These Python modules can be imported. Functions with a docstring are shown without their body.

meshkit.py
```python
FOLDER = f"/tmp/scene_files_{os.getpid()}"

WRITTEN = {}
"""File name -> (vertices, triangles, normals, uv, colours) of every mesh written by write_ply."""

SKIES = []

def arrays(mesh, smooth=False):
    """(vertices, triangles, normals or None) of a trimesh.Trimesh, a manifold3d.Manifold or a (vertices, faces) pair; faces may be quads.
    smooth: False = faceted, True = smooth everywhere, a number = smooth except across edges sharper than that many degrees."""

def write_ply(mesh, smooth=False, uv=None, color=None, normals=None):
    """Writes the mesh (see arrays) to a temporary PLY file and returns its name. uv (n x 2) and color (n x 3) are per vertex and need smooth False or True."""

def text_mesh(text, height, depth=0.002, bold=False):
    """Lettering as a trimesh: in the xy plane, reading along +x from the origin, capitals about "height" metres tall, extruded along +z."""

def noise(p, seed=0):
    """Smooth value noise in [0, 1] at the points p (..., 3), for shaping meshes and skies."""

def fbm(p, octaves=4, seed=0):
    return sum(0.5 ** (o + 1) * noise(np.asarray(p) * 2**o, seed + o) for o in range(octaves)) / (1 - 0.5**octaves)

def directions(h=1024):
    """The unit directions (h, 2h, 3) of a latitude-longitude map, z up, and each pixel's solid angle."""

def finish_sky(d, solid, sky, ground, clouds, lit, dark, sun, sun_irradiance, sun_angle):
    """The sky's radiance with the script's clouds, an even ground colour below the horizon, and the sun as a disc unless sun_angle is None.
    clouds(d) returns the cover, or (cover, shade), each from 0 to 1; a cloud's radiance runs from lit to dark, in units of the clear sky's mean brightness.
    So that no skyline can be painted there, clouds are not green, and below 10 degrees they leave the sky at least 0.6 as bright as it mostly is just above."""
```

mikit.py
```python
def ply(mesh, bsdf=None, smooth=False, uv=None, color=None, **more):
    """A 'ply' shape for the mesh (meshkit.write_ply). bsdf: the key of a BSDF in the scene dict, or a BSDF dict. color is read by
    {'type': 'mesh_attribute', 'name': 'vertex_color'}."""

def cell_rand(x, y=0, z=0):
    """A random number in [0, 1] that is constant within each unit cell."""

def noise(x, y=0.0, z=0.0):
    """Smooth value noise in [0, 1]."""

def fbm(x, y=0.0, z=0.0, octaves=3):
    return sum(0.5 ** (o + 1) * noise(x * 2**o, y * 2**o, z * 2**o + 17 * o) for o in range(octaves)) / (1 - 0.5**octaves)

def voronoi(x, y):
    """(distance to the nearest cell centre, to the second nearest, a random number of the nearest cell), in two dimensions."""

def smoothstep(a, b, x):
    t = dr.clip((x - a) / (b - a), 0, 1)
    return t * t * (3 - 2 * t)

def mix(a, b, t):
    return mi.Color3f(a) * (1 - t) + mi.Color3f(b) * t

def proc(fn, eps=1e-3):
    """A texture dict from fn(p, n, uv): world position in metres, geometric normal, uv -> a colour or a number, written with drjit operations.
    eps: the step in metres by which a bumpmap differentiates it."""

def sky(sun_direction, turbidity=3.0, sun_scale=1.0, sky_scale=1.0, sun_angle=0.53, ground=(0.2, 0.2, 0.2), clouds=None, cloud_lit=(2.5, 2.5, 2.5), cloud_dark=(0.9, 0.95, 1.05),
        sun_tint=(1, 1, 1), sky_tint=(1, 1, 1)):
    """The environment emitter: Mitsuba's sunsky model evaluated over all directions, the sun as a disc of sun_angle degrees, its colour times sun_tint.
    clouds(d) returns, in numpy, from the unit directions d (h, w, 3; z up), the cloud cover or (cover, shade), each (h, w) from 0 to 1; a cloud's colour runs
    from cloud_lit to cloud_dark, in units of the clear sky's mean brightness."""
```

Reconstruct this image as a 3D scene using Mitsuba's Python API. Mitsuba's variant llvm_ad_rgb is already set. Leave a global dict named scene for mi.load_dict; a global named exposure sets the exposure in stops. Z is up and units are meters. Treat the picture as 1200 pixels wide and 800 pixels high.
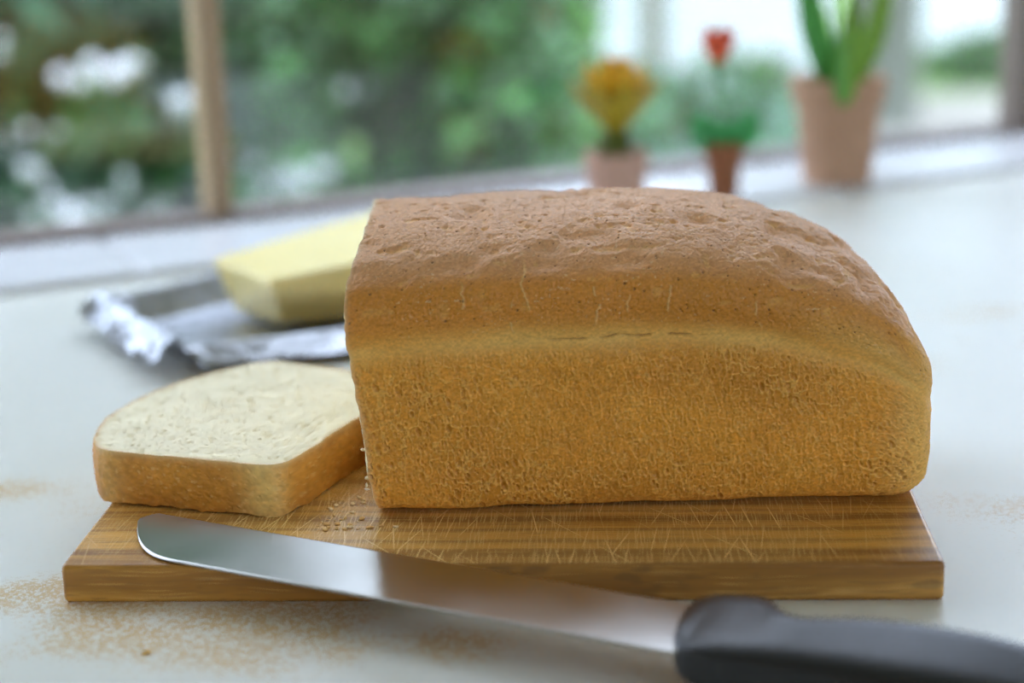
import math, random
import numpy as np
import trimesh, manifold3d
import drjit as dr
import mitsuba as mi
import mikit, meshkit
from mikit import proc, noise, fbm, voronoi, smoothstep, mix, cell_rand
from scipy.interpolate import PchipInterpolator, CubicSpline
from scipy.spatial import cKDTree
from shapely.geometry import Polygon

random.seed(7)
rng = np.random.default_rng(7)
T = mi.ScalarTransform4f
scene, labels = {}, {}

# ------------------------------------------------------------------ camera, sky, exposure
F_PX, PITCH, ROLL = 2100.0, math.radians(15.2), 0.03
EYE = np.array([0, 0, 0.28])
fwd = np.array([0, math.cos(PITCH), -math.sin(PITCH)])
up0 = np.array([0, math.sin(PITCH), math.cos(PITCH)])
upv = up0 * math.cos(ROLL) + np.array([1, 0, 0]) * math.sin(ROLL)
scene['camera'] = {'type': 'thinlens', 'fov': math.degrees(2 * math.atan(600 / F_PX)), 'fov_axis': 'x',
                   'aperture_radius': 0.0085, 'focus_distance': 0.735, 'near_clip': 0.02, 'far_clip': 500.0,
                   'to_world': T().look_at(origin=EYE.tolist(), target=(EYE + fwd).tolist(), up=upv.tolist())}
exposure = 5.02


def cloud_cover(d):
    n = meshkit.fbm(d * [3.0, 3.0, 6.0], 4, 3)
    m = meshkit.fbm(d * [5.0, 5.0, 9.0], 3, 9)
    return np.clip(0.80 + 0.5 * (n - 0.4), 0, 1), np.clip(0.2 + 0.9 * (m - 0.4), 0, 1)


scene['sky'] = mikit.sky(sun_direction=(-0.2, 0.6, 0.8), turbidity=4.0, sun_scale=0.0, clouds=cloud_cover,
                         cloud_lit=(1.15, 1.34, 1.68), cloud_dark=(0.75, 0.88, 1.11), ground=(0.16, 0.18, 0.12))

# ------------------------------------------------------------------ helpers
_used = {}


def numbered(key):
    n = _used.get(key, -1) + 1
    _used[key] = n
    return key if n == 0 else f'{key}_{n:03d}'


def put(name, mesh, bsdf, parent=None, smooth=False, to_world=None, color=None, label=None, cat=None, group=None, kind=None, **kw):
    key = numbered(f'{parent}__{name}' if parent else name)
    d = mesh if isinstance(mesh, dict) else mikit.ply(mesh, bsdf, smooth, color=color)
    d = dict(d)
    if to_world is not None:
        d['to_world'] = to_world
    d.update(kw)
    scene[key] = d
    tag(key, label, cat, group, kind)
    return key


def thing(name, label, cat, group=None):
    key = numbered(name)
    tag(key, label, cat, group)
    return key


def tag(key, label=None, cat=None, group=None, kind=None):
    e = {k: v for k, v in (('label', label), ('category', cat), ('group', group), ('kind', kind)) if v}
    if e:
        labels[key] = e


def box(x0, x1, y0, y1, z0, z1):
    m = trimesh.creation.box((x1 - x0, y1 - y0, z1 - z0))
    m.apply_translation(((x0 + x1) / 2, (y0 + y1) / 2, (z0 + z1) / 2))
    return m


def rbox(x0, x1, y0, y1, z0, z1, r=0.004, seg=12):
    s = manifold3d.Manifold.sphere(r, seg)
    pts = [s.translate((x, y, z)) for x in (x0 + r, x1 - r) for y in (y0 + r, y1 - r) for z in (z0 + r, z1 - r)]
    m = manifold3d.Manifold.batch_hull(pts).to_mesh()
    return trimesh.Trimesh(m.vert_properties[:, :3], m.tri_verts)


def rotz(m, ang, at=(0, 0, 0)):
    m = m.copy()
    m.apply_transform(trimesh.transformations.rotation_matrix(ang, [0, 0, 1]))
    m.apply_translation(at)
    return m


# the window wall's frame: a runs along the wall (left to right), d into the room
W0, WANG = np.array([-0.3829, 1.3243]), math.radians(24.35)
WA = np.array([math.cos(WANG), math.sin(WANG)])
WD = np.array([math.sin(WANG), -math.cos(WANG)])


def wp(a, d, z=0.0):
    q = W0 + WA * a + WD * d
    return np.array([q[0], q[1], z])


def wmesh(m):
    """from (a, d, z) coordinates (d towards the room) to the world"""
    m = m.copy()
    v = m.vertices
    m.vertices = np.stack([W0[0] + WA[0] * v[:, 0] + WD[0] * v[:, 1], W0[1] + WA[1] * v[:, 0] + WD[1] * v[:, 1], v[:, 2]], 1)
    m.invert()
    return m


def wbox(a0, a1, d0, d1, z0, z1, r=None):
    return wmesh(rbox(a0, a1, d0, d1, z0, z1, r) if r else box(a0, a1, d0, d1, z0, z1))


def lathe(profile, n=48):
    return trimesh.creation.revolve(np.array(profile, float), sections=n)


def grid_faces(nu, nv, closed_v=False):
    i, j = np.meshgrid(np.arange(nu - 1), np.arange(nv if closed_v else nv - 1), indexing='ij')
    a = i * nv + j
    b = i * nv + (j + 1) % nv
    c = (i + 1) * nv + (j + 1) % nv
    d = (i + 1) * nv + j
    return np.concatenate([np.stack([a, b, c], -1).reshape(-1, 3), np.stack([a, c, d], -1).reshape(-1, 3)])


def grid_normals(P, closed_v=False):
    if closed_v:
        dv = np.roll(P, -1, 1) - np.roll(P, 1, 1)
    else:
        dv = np.gradient(P, axis=1)
    du = np.gradient(P, axis=0)
    n = np.cross(du, dv)
    return n / np.maximum(np.linalg.norm(n, axis=-1, keepdims=True), 1e-12)


def sstep(a, b, x):
    t = np.clip((x - a) / (b - a), 0, 1)
    return t * t * (3 - 2 * t)


# ------------------------------------------------------------------ materials
def principled(key, color, rough=0.5, spec=0.5, metal=0.0, two=True, bump=None, **kw):
    col = {'type': 'rgb', 'value': list(color)} if isinstance(color, (tuple, list)) else color
    d = {'type': 'principled', 'base_color': col, 'roughness': rough, 'specular': spec, 'metallic': metal, **kw}
    if bump:
        d = {'type': 'bumpmap', 'arbitrary': bump[0], 'scale': bump[1], 'nested': d}
    scene[key] = {'type': 'twosided', 'bsdf': d} if two else d
    return key


VCOL = {'type': 'mesh_attribute', 'name': 'vertex_color'}


def table_color(p, n, uv):
    base = mix((0.585, 0.58, 0.51), (0.645, 0.65, 0.61), fbm(p.x * 9, p.y * 9, 0, 3))
    # rust-coloured clouds made of specks, as printed in the laminate
    cloud = fbm(p.x * 13 + 3.1, p.y * 13 + 7.7, 1.0, 3)
    blob = mi.Float(0)
    for (x, y, r, s) in ((-0.03, 0.608, 0.045, 0.34), (-0.13, 0.605, 0.06, 0.24), (0.235, 0.735, 0.07, 0.26), (0.30, 0.80, 0.06, 0.16), (-0.09, 0.635, 0.05, 0.28), (0.12, 0.60, 0.05, 0.18), (-0.21, 0.66, 0.05, 0.20), (0.03, 0.585, 0.05, 0.22)):
        blob = dr.maximum(blob, s * dr.exp(-(dr.square((p.x - x) / r) + dr.square((p.y - y) / (r * 0.55)))))
    c = smoothstep(0.52, 0.80, 0.80 * cloud + 1.15 * blob)
    speck = fbm(p.x * 640, p.y * 640, 0, 3)
    fine = fbm(p.x * 1900, p.y * 1900, 5, 2)
    k = smoothstep(0.60 - 0.26 * c, 0.76 - 0.18 * c, 0.6 * speck + 0.4 * fine) * (0.10 + 0.9 * c)
    return mix(base, (0.50, 0.315, 0.10), dr.clip(0.70 * k + 0.12 * c, 0, 0.8))


principled('mat_table', proc(table_color), 0.34, 0.65)
principled('mat_tile', (0.62, 0.62, 0.63), 0.25, 0.5)
principled('mat_grout', (0.42, 0.40, 0.37), 0.8, 0.2)
principled('mat_wall', (0.74, 0.65, 0.51), 0.8, 0.2)
principled('mat_ceiling', (0.80, 0.78, 0.74), 0.8, 0.2)


def floor_color(p, n, uv):
    s = fbm(p.x * 3, p.y * 40, 0, 3)
    return mix((0.30, 0.19, 0.10), (0.42, 0.28, 0.16), s)


principled('mat_floor', proc(floor_color), 0.5, 0.4)


def frame_wood(p, n, uv):
    s = fbm(p.x * 160, p.y * 160, p.z * 9, 3)
    return mix((0.27, 0.18, 0.10), (0.40, 0.28, 0.17), s)


def frame_wood_dark(p, n, uv):
    s = fbm(p.x * 160, p.y * 160, p.z * 9, 3)
    return mix((0.12, 0.09, 0.075), (0.20, 0.155, 0.13), s)


principled('mat_frame', proc(frame_wood), 0.45, 0.4)
principled('mat_frame_dark', proc(frame_wood_dark), 0.45, 0.4)
scene['mat_glass'] = {'type': 'thindielectric', 'int_ior': 1.5, 'ext_ior': 1.0}

# ------------------------------------------------------------------ the room
ZF, ZC = -0.76, 1.75       # floor, ceiling (the table top is z = 0)
A0, A1, D1 = -1.75, 2.65, 3.3
put('floor', wbox(A0 - 0.1, A1 + 0.1, -0.15, D1 + 0.1, ZF - 0.1, ZF), 'mat_floor', label='wooden floor of the room', kind='structure')
put('ceiling', wbox(A0 - 0.1, A1 + 0.1, -0.15, D1 + 0.1, ZC, ZC + 0.1), 'mat_ceiling', label='pale ceiling of the room', kind='structure')
put('wall_left', wbox(A0 - 0.1, A0, -0.15, D1 + 0.1, ZF, ZC), 'mat_wall', label='cream wall at the left end of the room', kind='structure')
put('wall_right', wbox(A1, A1 + 0.1, -0.15, D1 + 0.1, ZF, ZC), 'mat_wall', label='cream wall at the right end of the room', kind='structure')
WT = 1.35                  # top of the window
wl = trimesh.util.concatenate([wbox(A0, A1, -0.13, 0.0, ZF, -0.012), wbox(A0, A1, -0.13, 0.0, WT, ZC),
                               wbox(A0, -1.50, -0.13, 0.0, -0.012, WT), wbox(2.45, A1, -0.13, 0.0, -0.012, WT)])
put('wall_window', wl, 'mat_wall', label='wall that holds the long window', kind='structure')
OB0, OB1 = -0.3, 1.4       # opening in the wall behind the camera
wb = trimesh.util.concatenate([wbox(A0, OB0, D1, D1 + 0.12, ZF, ZC), wbox(OB1, A1, D1, D1 + 0.12, ZF, ZC),
                               wbox(OB0, OB1, D1, D1 + 0.12, ZF, -0.1), wbox(OB0, OB1, D1, D1 + 0.12, 1.45, ZC)])
put('wall_rear', wb, 'mat_wall', label='cream wall behind the viewer with a wide window', kind='structure')
tag('window_2', 'wide window in the wall behind the viewer', kind='structure')
for a in (OB0, (OB0 + OB1) / 2 - 0.03, OB1 - 0.06):
    put('post', wbox(a, a + 0.06, D1 + 0.03, D1 + 0.09, -0.1, 1.45), 'mat_frame', 'window_2')

# the long window: sill tiles, rail, posts and panes
tag('window_1', 'long window with thin wooden posts behind the table', kind='structure')
put('rail', wbox(-1.5, 2.45, -0.050, 0.0, -0.012, 0.010, 0.003), 'mat_frame_dark', 'window_1', label='brown wooden bottom rail')
POSTS = [(-1.45, 'mat_frame'), (-0.63, 'mat_frame'), (0.176, 'mat_frame'), (0.984, 'mat_frame_dark'), (1.75, 'mat_frame'), (2.40, 'mat_frame')]
for a, m in POSTS:
    put('post', wbox(a - 0.0085, a + 0.0085, -0.046, -0.008, 0.008, WT, 0.002), m, 'window_1',
        label={0.176: 'light tan wooden post', 0.984: 'dark brown post'}.get(a))
put('head', wbox(-1.5, 2.45, -0.050, 0.0, WT - 0.02, WT, 0.003), 'mat_frame', 'window_1')
for (a, _), (b, _) in zip(POSTS[:-1], POSTS[1:]):
    c = [wp(a + 0.010, -0.028, 0.010), wp(b - 0.010, -0.028, 0.010), wp(b - 0.010, -0.028, WT - 0.02), wp(a + 0.010, -0.028, WT - 0.02)]
    put('pane', (np.array(c), np.array([[0, 1, 2], [0, 2, 3]])), 'mat_glass', 'window_1', label='clear glass pane')

tag('trim_1', 'white tiled sill along the foot of the window', kind='structure')
put('bed', wbox(-1.5, 2.45, 0.0, 0.136, -0.012, 0.001), 'mat_grout', 'trim_1', label='grey joint bed')
joint = 0.075
a = joint - 0.30 * 5
while a < 2.4:
    put('tile', wbox(a + 0.0015, a + 0.2985, 0.001, 0.138, -0.006, 0.0055, 0.004), 'mat_tile', 'trim_1', smooth=40)
    a += 0.30

# the table
TB = thing('kitchen_table', 'large cream laminate table with rust-coloured mottling under the bread and board', 'table')
put('tabletop', wbox(-1.3, 2.2, 0.138, 0.96, -0.035, 0.0, 0.003), 'mat_table', TB, smooth=40)
for a in (-1.2, 2.1):
    for d in (0.20, 0.90):
        put('leg', wbox(a - 0.03, a + 0.03, d - 0.03, d + 0.03, ZF, -0.035), 'mat_frame', TB)

# ------------------------------------------------------------------ cutting board
ZB = 0.016
BANG = math.radians(-3.9)
BC = np.array([-0.0089, 0.6452])                                # middle of the front edge
BU = np.array([math.cos(BANG), math.sin(BANG)])
BV = np.array([-math.sin(BANG), math.cos(BANG)])


def board_color(p, n, uv):
    u = (p.x - BC[0]) * BU[0] + (p.y - BC[1]) * BU[1]
    v = (p.x - BC[0]) * BV[0] + (p.y - BC[1]) * BV[1]
    warp = 0.004 * noise(u * 9, v * 6, 0) + 0.0008 * noise(u * 60, v * 40, 3)
    g = v * 0.92 + p.z * 0.55 + warp
    band = noise(g * 175, 0.3, u * 2.2)
    band2 = noise(g * 420, 4.3, u * 3.0)
    t = smoothstep(0.36, 0.66, 0.7 * band + 0.3 * band2)
    grain = fbm(u * 45, g * 2300, 0, 3)
    col = mix((0.56, 0.285, 0.052), (0.225, 0.085, 0.013), 0.95 * t)
    col = mix(col, (0.64, 0.39, 0.12), 0.4 * smoothstep(0.55, 0.8, grain))
    col = mix(col, (0.22, 0.10, 0.03), 0.4 * smoothstep(0.60, 0.8, fbm(u * 70 + 9, g * 1700, 7, 2)))
    front = smoothstep(-0.7, -0.9, n.y)
    # knife cuts: short pale lines, each layer a sheared grid with one line in a cell
    top = smoothstep(0.8, 0.95, n.z)
    worn = smoothstep(0.42, 0.62, fbm(u * 14 + 2, v * 22, 0, 2) + 0.25 * dr.exp(-dr.square((u - 0.03) / 0.09)))
    k = mi.Float(0)
    for i, (ang, w, l, den, amp) in enumerate(((1.53, 0.0013, 0.016, 0.7, 0.45), (1.60, 0.0017, 0.022, 0.6, 0.5), (1.45, 0.0045, 0.036, 0.55, 0.9), (1.70, 0.0065, 0.040, 0.5, 1.0), (2.15, 0.0150, 0.040, 0.45, 0.9), (1.20, 0.0130, 0.036, 0.4, 0.9))):
        ca, sa = math.cos(ang), math.sin(ang)
        s = u * ca + v * sa + 0.31 * i
        q = -u * sa + v * ca + 0.17 * i
        ci, cj = dr.floor(q / w), dr.floor(s / l + 0.5 * cell_rand(dr.floor(q / w), i, 5))
        r1, r2, r3 = cell_rand(ci, cj, 10 + i), cell_rand(ci, cj, 30 + i), cell_rand(ci, cj, 50 + i)
        fq = q / w - ci - (0.2 + 0.6 * r1)
        fs = s / l + 0.5 * cell_rand(dr.floor(q / w), i, 5) - cj
        wid = (0.00012 + 0.00016 * r3) / w
        line = smoothstep(wid * 1.6, wid * 0.5, dr.abs(fq + (fs - 0.5) * (r2 - 0.5) * 0.6)) * smoothstep(0.05, 0.25, fs) * smoothstep(0.98, 0.6, fs)
        k = dr.maximum(k, line * dr.select(r2 < den, 1.0, 0.0) * (0.35 + 0.65 * r3) * amp)
    right = smoothstep(0.15, 0.10, u) * smoothstep(-0.165, -0.10, u)
    k = k * top * (0.25 + 0.75 * worn) * (0.35 + 0.65 * right)
    col = mix(col, (0.50, 0.33, 0.12), 0.30 * worn * top * right)
    col = mix(col, (0.74, 0.52, 0.22), dr.clip(1.15 * k, 0, 1))
    # dark nicks along the front arris and a couple of stains on the front face
    st = smoothstep(0.66, 0.8, fbm(u * 60, p.z * 150, 2, 3)) * front
    return mix(col, (0.16, 0.075, 0.025), 0.45 * st)


def board_bump(p, n, uv):
    return fbm(p.x * 120, p.y * 1500, p.z * 1500, 2)


principled('mat_board', proc(board_color), 0.36, 0.45, bump=(proc(board_bump, 2e-4), 0.00006))
bm = rbox(-0.1715, 0.1715, 0.0, 0.215, 0.0, ZB, 0.0022, 16)
bm = rotz(bm, BANG, (BC[0], BC[1], 0.0))
put('cutting_board', bm, 'mat_board', smooth=35, label='brown striped wooden cutting board with pale knife scars, under the loaf', cat='cutting board')

# ------------------------------------------------------------------ bread
principled('mat_crust', VCOL, 0.55, 0.3)
principled('mat_crumb', VCOL, 0.85, 0.15)

# section outline in units (y = half width, z = height) from bottom middle round the front
SEC = np.array([(0.0, 0.0010), (0.040, 0.0), (0.0580, 0.0014), (0.0645, 0.0058), (0.0668, 0.0125), (0.0690, 0.035), (0.0708, 0.060), (0.0714, 0.072), (0.0716, 0.0790),
                (0.0726, 0.0865), (0.0728, 0.0940), (0.0706, 0.1030), (0.0640, 0.1110), (0.0500, 0.1180), (0.0270, 0.1236), (0.0, 0.1250)])


SLICE_SEC = np.array([(0.0, 0.0010), (0.040, 0.0), (0.0590, 0.0008), (0.0650, 0.0050), (0.0668, 0.0120), (0.0690, 0.035), (0.0708, 0.055), (0.0714, 0.066), (0.0722, 0.074),
                      (0.0722, 0.0805), (0.0705, 0.0865), (0.0640, 0.0940), (0.0480, 0.1040), (0.0270, 0.1110), (0.0, 0.1140)])


def section(nfront, nback, SEC=SEC):
    """(y, z) of the closed outline; front is -y; the first nfront points run bottom middle > front > beyond the top, nback points return round the back"""
    y = np.concatenate([-SEC[:, 0], SEC[::-1, 0][1:-1]])
    z = np.concatenate([SEC[:, 1], SEC[::-1, 1][1:-1]])
    y, z = np.append(y, y[0]), np.append(z, z[0])
    q = np.concatenate([[0], np.cumsum(np.hypot(np.diff(y), np.diff(z)))])
    py, pz = PchipInterpolator(q, y), PchipInterpolator(q, z)
    qtop = q[len(SEC) - 1] + 0.030
    qq = np.concatenate([np.linspace(0, 0.058, 24, endpoint=False), np.linspace(0.058, qtop, nfront, endpoint=False), np.linspace(qtop, q[-1], nback, endpoint=False)])
    # a light smoothing of the outline
    fine = np.linspace(0, q[-1], 4000, endpoint=False)
    fy, fz = py(fine), pz(fine)
    ker = np.hanning(61)
    ker /= ker.sum()
    sm = lambda f: np.convolve(np.concatenate([f[-200:], f, f[:200]]), ker, 'same')[200:-200]
    fy, fz = sm(fy), sm(fz)
    return np.interp(qq, fine, fy), np.interp(qq, fine, fz), qq


def pits(s, q, spacing, rmin, rmax, stretch, seed, keep=1.0):
    """depth 0..1 of random pits (long in q) and the rim around them, in the unwrapped crust"""
    r = np.random.default_rng(seed)
    s0, s1, q0, q1 = s.min(), s.max(), q.min() / stretch, q.max() / stretch
    n = int((s1 - s0) * (q1 - q0) / spacing ** 2 * keep)
    c = np.stack([r.uniform(s0, s1, n), r.uniform(q0, q1, n)], 1)
    rad = rmin + (rmax - rmin) * r.random(n) ** 2.5
    dep = r.uniform(0.5, 1.0, n)
    d, i = cKDTree(c).query(np.stack([s.ravel(), q.ravel() / stretch], 1), k=3)
    x = d / rad[i]
    pit = np.max(np.clip(1 - x ** 2, 0, 1) ** 0.8 * dep[i], 1)
    rim = np.max(np.exp(-((x - 1.15) / 0.25) ** 2) * dep[i], 1)
    return pit.reshape(s.shape), rim.reshape(s.shape)


LY = 0.7645                 # loaf's middle line
LX1 = 0.1776


def make_loaf():
    nf, nb = 760, 110
    y, z, q = section(nf, nb)
    t = np.concatenate([np.linspace(0, 0.86, 620, endpoint=False), 0.86 + 0.14 * np.sin(np.linspace(0, 1, 110) * np.pi / 2)])
    xb = np.linspace(0, 1, len(t)) * 0
    z0 = z / 0.1248
    htop = PchipInterpolator([-0.07, -0.05, 0.0, 0.05, 0.096, 0.1215, 0.147, 0.162, 0.171, 0.1762, LX1], [0.1165, 0.1180, 0.1195, 0.1198, 0.1155, 0.1085, 0.0960, 0.0805, 0.0655, 0.053, 0.038])
    hbot = PchipInterpolator([-0.07, 0.155, 0.168, 0.1745, LX1], [0, 0, 0.0022, 0.009, 0.034])
    left = lambda zz: np.interp(zz, [0, 0.02, 0.035, 0.06, 0.083, 0.109, 0.125], [-0.0573, -0.0606, -0.0615, -0.0640, -0.0668, -0.0660, -0.0590])
    L = left(z)[None, :] + 0 * t[:, None]
    X = L + (LX1 - L) * t[:, None]
    kx = np.clip((X - 0.145) / (LX1 - 0.145), 0, 1)
    k = (1 - kx ** 3.6) ** (1 / 3.0)
    Z = hbot(X) + z0[None, :] * (htop(X) - hbot(X))
    Y = y[None, :] * k
    Q = q[None, :] + 0 * X
    P = np.stack([X, Y, Z], -1)
    N = -grid_normals(P, True)
    cen = P - np.array([0.05, 0, 0.05])
    if (N[200] * cen[200]).sum() < 0:
        N = -N
    zrel = z0[None, :] * 0.1248 + 0 * X                     # height in the undeformed section
    p3 = P
    dome = sstep(0.079, 0.090, zrel)
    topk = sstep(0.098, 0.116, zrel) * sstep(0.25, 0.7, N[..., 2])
    side = sstep(0.080, 0.070, zrel)
    seam = np.exp(-((zrel - 0.0785 + 0.0025 * (meshkit.noise(np.stack([X * 40, 0 * X, 0 * X], -1)) - 0.5)) / 0.0055) ** 2)
    F = lambda s, o=3, seed=0: meshkit.fbm(p3 * s, o, seed) - 0.5
    fine = F(520, 3, 11)
    mid = F(140, 3, 5)
    lump = F(30, 3, 2)
    ridge = 1 - np.abs(2 * meshkit.fbm(p3 * [55, 80, 80], 3, 21) - 1)
    wrinkle = sstep(0.80, 1.0, ridge)
    streak = meshkit.fbm(np.stack([X * 900, Q * 260, 0 * X], -1), 3, 8) - 0.5
    pore_zone = np.clip(meshkit.fbm(np.stack([X * 24, Q * 30, 0 * X], -1), 3, 31) * 2.4 - 0.40, 0.30, 1)
    pA, rA = pits(X + 0.12 * Q, Q, 0.0019, 0.00028, 0.0009, 2.0, 1)
    pB, rB = pits(X + 0.16 * Q, Q, 0.0046, 0.0004, 0.0015, 2.0, 2)
    pC, rC = pits(X, Q, 0.0011, 0.00025, 0.0006, 1.5, 3)
    pT, rT = pits(X, Q, 0.0065, 0.00035, 0.0008, 1.0, 4)
    pD, rD = pits(X, Q, 0.0200, 0.0030, 0.0075, 1.0, 6)
    warpd = 0.0016 * (meshkit.fbm(np.stack([X * 160, Q * 160, 0 * X], -1), 2, 44) - 0.5)
    thr = 1 - np.abs(2 * meshkit.fbm(np.stack([(X + warpd) * 520, (Q + warpd) * 250, 0 * X], -1), 2, 45) - 1)
    thread = sstep(0.80, 0.98, thr)
    thr2 = 1 - np.abs(2 * meshkit.fbm(np.stack([(X - warpd) * 300, (Q + warpd) * 190, 0 * X + 5], -1), 3, 46) - 1)
    thread2 = sstep(0.84, 0.99, thr2)
    mott = meshkit.fbm(np.stack([X * 760 + Q * 90, Q * 330, 0 * X], -1), 3, 47) - 0.5
    disp = 0.0026 * lump + 0.0007 * mid * (1 - 0.3 * topk) + 0.00022 * fine
    dent = sstep(0.42, 0.92, meshkit.fbm(p3 * [62, 62, 62], 2, 48))
    dent2 = sstep(0.50, 0.90, meshkit.fbm(p3 * 190, 2, 49))
    disp += dome * (-0.0034 * dent * (0.25 + topk) - 0.0010 * dent2 * (0.4 + 0.8 * topk) + 0.0004 * F(330, 2, 51) - 0.0007 * pT - 0.0003 * pC + 0.00010 * thread)
    disp += 0.0010 * dome * F(75, 2, 40)
    disp += side * (0.00030 * streak + 0.00014 * mott + 0.00008 * thread + 0.00022 * thread2 - pore_zone * (0.00060 * pA + 0.0011 * pB) + pore_zone * 0.00016 * (rA + rB) - 0.0002 * pC)
    disp += -0.0007 * seam
    wz = 0.0035 * (meshkit.fbm(np.stack([X * 70, 0 * X, 0 * X], -1), 4, 5) - 0.5)
    tear = np.exp(-((zrel - 0.0797 - wz) / 0.00045) ** 2)
    tear *= sstep(0.004, 0.03, X) * sstep(0.088, 0.07, X) * sstep(0.30, 0.55, meshkit.fbm(np.stack([X * 150, 0 * X, 0 * X], -1), 2, 77))
    disp += -0.0010 * tear
    crack = 0 * X
    for (cx, q_a, q_b, cs) in ((0.0055, 0.153, 0.176, 1), (0.0010, 0.143, 0.158, 2), (0.034, 0.146, 0.166, 3), (0.062, 0.148, 0.172, 4), (-0.020, 0.150, 0.166, 5), (0.098, 0.146, 0.160, 6), (0.048, 0.150, 0.160, 7)):
        cw = cx + 0.006 * (meshkit.fbm(np.stack([Q * 110, 0 * Q, 0 * Q + cs], -1), 4, 60 + cs) - 0.5)
        crack = np.maximum(crack, np.exp(-((X - cw) / 0.00045) ** 2) * sstep(q_a - 0.002, q_a + 0.003, Q) * sstep(q_b + 0.002, q_b - 0.004, Q))
    crack *= sstep(0.25, 0.5, meshkit.noise(np.stack([X * 60, Q * 300, 0 * X], -1), 62))
    disp += 0.00028 * crack
    edge = np.clip(np.minimum(t[:, None] / 0.01, 1), 0, 1)
    base = sstep(0.006, 0.0, zrel) * (np.abs(Y) < 0.062)
    disp *= 1 - 0.7 * base
    low = sstep(0.010, 0.002, zrel)
    disp += low * 0.0014 * (meshkit.noise(np.stack([X * 60, 0 * X, 0 * X], -1), 55) - 0.4)
    k_end = sstep(1.0, 0.985, t)[:, None]
    P = P + N * (disp * k_end)[..., None]
    P[..., 2] = np.maximum(P[..., 2], 0.0002)
    jag = 0.0007 * (meshkit.fbm(np.stack([Q * 170, 0 * Q, 0 * Q], -1), 5, 91) - 0.5) * 2
    P[..., 0] += jag * np.exp(-t[:, None] / 0.006)
    # colours (linear)
    gold, pale, brown, deep = (np.array(c) for c in ((0.70, 0.302, 0.035), (0.74, 0.460, 0.125), (0.47, 0.180, 0.028), (0.33, 0.110, 0.010)))
    big = np.clip(0.5 + 1.5 * F(26, 3, 70), 0, 1)[..., None]
    col = gold * (0.86 + 0.28 * big)
    bake = np.clip(0.45 + 2.2 * F(50, 4, 71), 0, 1)[..., None]
    col = col * (1 - 0.45 * bake) + brown * 0.45 * bake
    col = col * (1 + (0.32 * mott * (0.4 + 0.6 * side))[..., None])
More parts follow.
